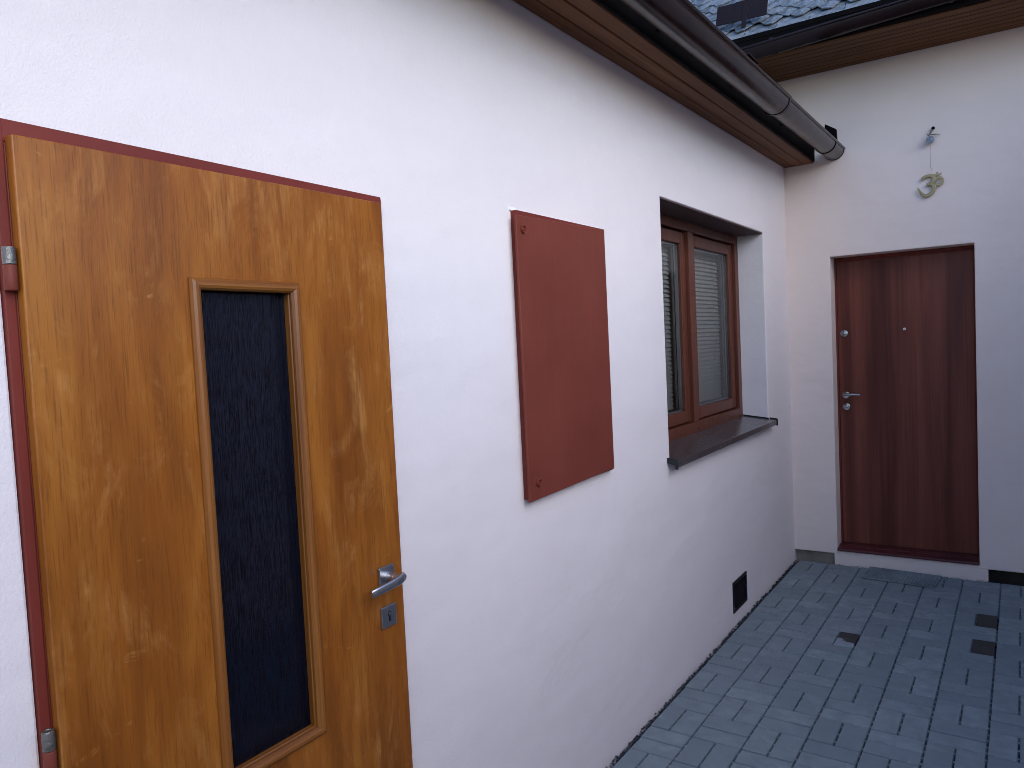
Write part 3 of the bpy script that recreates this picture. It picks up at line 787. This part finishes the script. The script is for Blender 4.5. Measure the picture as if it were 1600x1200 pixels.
# slate roof
RB_Y, RB_Z, RB_A = -.535, 3.497, R_(43)
cb, sb = math.cos(RB_A), math.sin(RB_A)
def rb(x, t, h): return (x, RB_Y + t * cb - h * sb, RB_Z + t * sb + h * cb)
roofB = bt(MB().hexa([rb(-3.2, 0, -.03), rb(3.4, 0, -.03), rb(3.4, 3.4, -.03), rb(-3.2, 3.4, -.03), rb(-3.2, 0, -.004), rb(3.4, 0, -.004), rb(3.4, 3.4, -.004), rb(-3.2, 3.4, -.004)]).build('roof', DARK, houseB))
roofB['label'] = 'weathered slate roof with moss'
def rB(o): o.matrix_parent_inverse = roofB.matrix_parent_inverse.copy(); return o
# diamond slates, laid from the eave up
DX, DT = .17, .095
smesh = []
for v in range(8):
    hw, hl = .086, .115
    base_ = [(-.03, -hl), (.03, -hl), (hw, -.02), (hw, .05), (.02, hl), (-.02, hl), (-hw, .05), (-hw, -.02)]
    pts = [(x + random.uniform(-.014, .014), t + random.uniform(-.012, .012)) for x, t in base_]
    lift = lambda t: .016 * (hl - t) / (2 * hl)
    top = [(x, t, .009 + lift(t) + random.uniform(-.0015, .0015)) for x, t in pts]; bot = [(x, t, .001 + lift(t)) for x, t in pts]
    mb = MB(); n = len(pts)
    mb.add(bot + top, [tuple(reversed(range(n))), tuple(range(n, 2 * n))] + [(i, (i + 1) % n, n + (i + 1) % n, n + i) for i in range(n)])
    o = mb.build('slate', SLATE); smesh.append(o.data); bpy.data.objects.remove(o)
RMAT = Matrix(((1, 0, 0, 0), (0, cb, -sb, RB_Y), (0, sb, cb, RB_Z), (0, 0, 0, 1)))
far = MB()
# straight starter course along the eave
st_me = []
for v in range(3):
    w_ = .098
    mb = MB().hexa([(-w_, -.01, .001), (w_, -.01, .001), (w_, .15, -.004), (-w_, .15, -.004), (-w_, -.01 + random.uniform(-.004, .004), .009), (w_, -.01 + random.uniform(-.004, .004), .009), (w_, .15, .003), (-w_, .15, .003)])
    o = mb.build('slate', SLATE); st_me.append(o.data); bpy.data.objects.remove(o)
for k in range(-15, 17):
    M = RMAT @ Matrix.Translation((k * .2, 0, random.uniform(0, .002))) @ Matrix.Rotation(random.uniform(-.012, .012), 4, 'Z')
    me = random.choice(st_me)
    if -5 <= k <= 6:
        o = bpy.data.objects.new('slate', me); COL.objects.link(o); o.parent = roofB; o.matrix_parent_inverse = Matrix.Identity(4); o.matrix_local = M
    else:
        far.add([M @ v_.co for v_ in me.vertices], [tuple(p.vertices) for p in me.polygons])
for row in range(0, 40):
    t = .185 + row * DT * .62
    for k in range(-19, 21):
        x = k * DX + (DX / 2 if row % 2 else 0) + .06
        M = RMAT @ Matrix.Translation((x, t, .002 * (row % 2))) @ Matrix.Rotation(random.uniform(-.16, .16), 4, 'Z') @ Matrix.Rotation(random.uniform(-.07, .07), 4, 'Y') @ Matrix.Rotation(random.uniform(-.03, .03), 4, 'X')
        me = random.choice(smesh)
        if -.85 < x < 1.0 and row < 15:
            o = bpy.data.objects.new('slate', me); COL.objects.link(o); o.parent = roofB
            o.matrix_parent_inverse = Matrix.Identity(4)
            o.matrix_local = M
        elif -3.1 < x < 3.3:
            far.add([M @ v_.co for v_ in me.vertices], [tuple(p.vertices) for p in me.polygons])
o = far.build('slate_field', SLATE, roofB); o['kind'] = 'stuff'
# eave starter strip of metal
rB(MB().hexa([rb(-3.2, -.035, -.006), rb(3.4, -.035, -.006), rb(3.4, .10, .0), rb(-3.2, .10, .0), rb(-3.2, -.035, -.002), rb(3.4, -.035, -.002), rb(3.4, .10, .004), rb(-3.2, .10, .004)]).build('drip_edge', DARK, houseB))
# brown metal snow guard plate standing on a strap
sg = MB()
sgm = Matrix.Translation((-.125, -.455, 3.700)) @ Matrix.Rotation(R_(3), 4, 'Y') @ Matrix.Rotation(R_(-14), 4, 'X')
def tb(mb, M, x0, x1, y0, y1, z0, z1):
    b = MB().box(x0, x1, y0, y1, z0, z1); mb.add([M @ Vector(v) for v in b.v], b.f)
tb(sg, sgm, -.165, -.045, -.003, .003, -.066, .070); tb(sg, sgm, -.0445, .165, -.007, -.001, -.066, .072)
tb(sg, sgm, .010, .042, -.0128, -.0075, -.125, .055)
o = rB(sg.build('snow_guard', GUTTER, houseB, bevel=.001)); o['label'] = 'brown sheet metal snow guard on the slates'

# ------------------------------------------------------------------ unseen wall across the narrow yard, heights and distance shaped to block light
nw = MB().box(2.5, 2.80, -3.0, -.001, -.05, 3.05).box(2.45, 2.70, -11.5, -3.0, -.05, 1.95).build('yard_shade_wall', PL_B, bevel=.01)
tag(nw, 'unseen pale wall across the yard, shaped to shade the house walls', kind='structure')

# ------------------------------------------------------------------ door mat
mat_o = empty('door_mat', (.69, -.155, 0)); tag(mat_o, 'grey ribbed scraper mat set into the paving below the mahogany door', 'door mat')
def mt_(o): o.matrix_parent_inverse = Matrix.Translation((-.69, .155, 0)); return o
MATM = mat_paint('mat_grey_rubber', (.195, .232, .242), .75, .25, .002, 60, spec=.3)
mrot = Matrix.Translation((.69, -.155, 0)) @ Matrix.Rotation(R_(-4.4), 4, 'Z') @ Matrix.Translation((-.69, .155, 0))
def mbox(mb, *a):
    b = MB().box(*a); mb.add([mrot @ Vector(v) for v in b.v], b.f)
X0, X1, Y0, Y1 = .480, .905, -.285, -.024
mb = MB(); mbox(mb, X0, X1, Y0, Y1, .0025, .0045); mt_(mb.build('base', MATM, mat_o))
mb = MB()
for (a, b, c, d) in ((X0, X1, Y0, Y0 + .012), (X0, X1, Y1 - .012, Y1), (X0, X0 + .012, Y0 + .0121, Y1 - .0121), (X1 - .012, X1, Y0 + .0121, Y1 - .0121)): mbox(mb, a, b, c, d, -.0029+.0075, .0085)
mt_(mb.build('edge_frame', MATM, mat_o))
mb = MB(); nx, ny = 20, 12
for i in range(nx):
    for j in range(ny):
        cx = X0 + .016 + (i + .5) * (X1 - X0 - .032) / nx; cy = Y0 + .016 + (j + .5) * (Y1 - Y0 - .032) / ny
        mbox(mb, cx - .0070, cx + .0070, cy - .0070, cy + .0070, -.0029+.0075, .0080)
o = mt_(mb.build('nubs', MATM, mat_o)); o['kind'] = 'stuff'

# ------------------------------------------------------------------ hanging ornament: hook with crystal, thread, om sign
hk = empty('wall_hook', (.905, 0, 2.82)); tag(hk, 'small bent grey hook with a nail in the wall above the mahogany door', 'hook')
def hkp(o): o.matrix_parent_inverse = Matrix.Translation((-.905, 0, -2.82)); return o
hkp(MB().tube([(.912, .01, 2.843), (.911, -.010, 2.843), (.909, -.016, 2.841), (.902, -.022, 2.825), (.893, -.032, 2.806), (.886, -.040, 2.800), (.880, -.044, 2.806)], [.0052, .0052, .0058, .0055, .0055, .0045, .003], 10).build('hook', WORN, hk, smooth=True))
hkp(MB().lathe([(.010, 0), (.010, .004), (.006, .007)], (.911, -.0185, 2.843), (0, -1, 0), 14).build('nail_head', DARK, hk, smooth=True))
hkp(MB().tube([(.897, -.026, 2.803), (.925, -.020, 2.804), (.948, -.010, 2.800)], [.004, .003, .0015], 8).build('wire_arm', WORN, hk, smooth=True))
om = empty('om_ornament', (.89, -.03, 2.42)); tag(om, 'brass om sign hanging on a thread below a blue glass bead', 'ornament')
def omp(o): o.matrix_parent_inverse = Matrix.Translation((-.89, .03, -2.42)); return o
bm_ = bmesh.new(); bmesh.ops.create_icosphere(bm_, subdivisions=2, radius=.0245)
mb = MB(); mb.add([(v.co.x + .895, v.co.y - .034, v.co.z + 2.770) for v in bm_.verts], [tuple(v.index for v in f.verts) for f in bm_.faces]); bm_.free()
omp(mb.build('glass_bead', CRYSTAL, om))
omp(MB().tube([(.894, -.040, 2.803), (.895, -.036, 2.745), (.897, -.030, 2.70), (.894, -.026, 2.64), (.893, -.023, 2.605), (.902, -.020, 2.582)], .0012, 6).build('thread', THREAD, om))
ZS = .00042
def oz(px, py):  # enlarged photo crop -> metres on the wall
    return (.817 + (px - 285) * ZS, 2.4235 + (1090 - py) * ZS)
def stroke(pts, ws, th=.007, y=-.016):
    pts = [Vector((*oz(*p), 0)) for p in pts]
    # Catmull-Rom resample
    P_, W_ = [], []
    for i in range(len(pts) - 1):
        a = pts[max(i - 1, 0)]; b = pts[i]; c = pts[i + 1]; d = pts[min(i + 2, len(pts) - 1)]
        for k in range(5):
            t = k / 5
            P_.append(.5 * ((2 * b) + (c - a) * t + (2 * a - 5 * b + 4 * c - d) * t * t + (3 * b - a - 3 * c + d) * t ** 3)); W_.append(ws[i] * (1 - t) + ws[i + 1] * t)
    P_.append(pts[-1]); W_.append(ws[-1])
    rings = []
    for i, p in enumerate(P_):
        tg = (P_[min(i + 1, len(P_) - 1)] - P_[max(i - 1, 0)]).normalized(); nn = Vector((-tg.y, tg.x, 0)); w = W_[i] * ZS / 2
        l, r = p + nn * w, p - nn * w; l2, r2 = p + nn * w * .7, p - nn * w * .7
        rings.append([(l.x, y + th / 2, l.y), (l.x, y - th * .2, l.y), (l2.x, y - th / 2, l2.y), (r2.x, y - th / 2, r2.y), (r.x, y - th * .2, r.y), (r.x, y + th / 2, r.y)])
    return MB().loft(rings)
st = [([(345, 825), (375, 795), (430, 778), (480, 790), (505, 825), (490, 875), (450, 905), (408, 905)], [30, 46, 42, 46, 56, 56, 50, 36], -.016),
      ([(440, 905), (490, 925), (505, 965), (490, 1020), (450, 1055), (400, 1068), (350, 1040), (312, 985), (290, 930)], [30, 46, 52, 52, 50, 48, 42, 28, 8], -.0163),
      ([(500, 890), (530, 850), (555, 828), (595, 828), (620, 865), (612, 910), (580, 932), (548, 920), (535, 890)], [24, 32, 34, 34, 34, 34, 34, 32, 26], -.0166),
      ([(465, 762), (500, 778), (545, 785), (580, 778), (608, 762)], [10, 24, 28, 24, 8], -.0160),
      ([(548, 738), (551, 752), (555, 772)], [10, 28, 16], -.0169)]
mb = MB()
for p_, w_, y_ in st:
    k = stroke(p_, w_, y=y_); mb.add(k.v, k.f)
omp(mb.build('om_sign', BRASS, om, bevel=0))
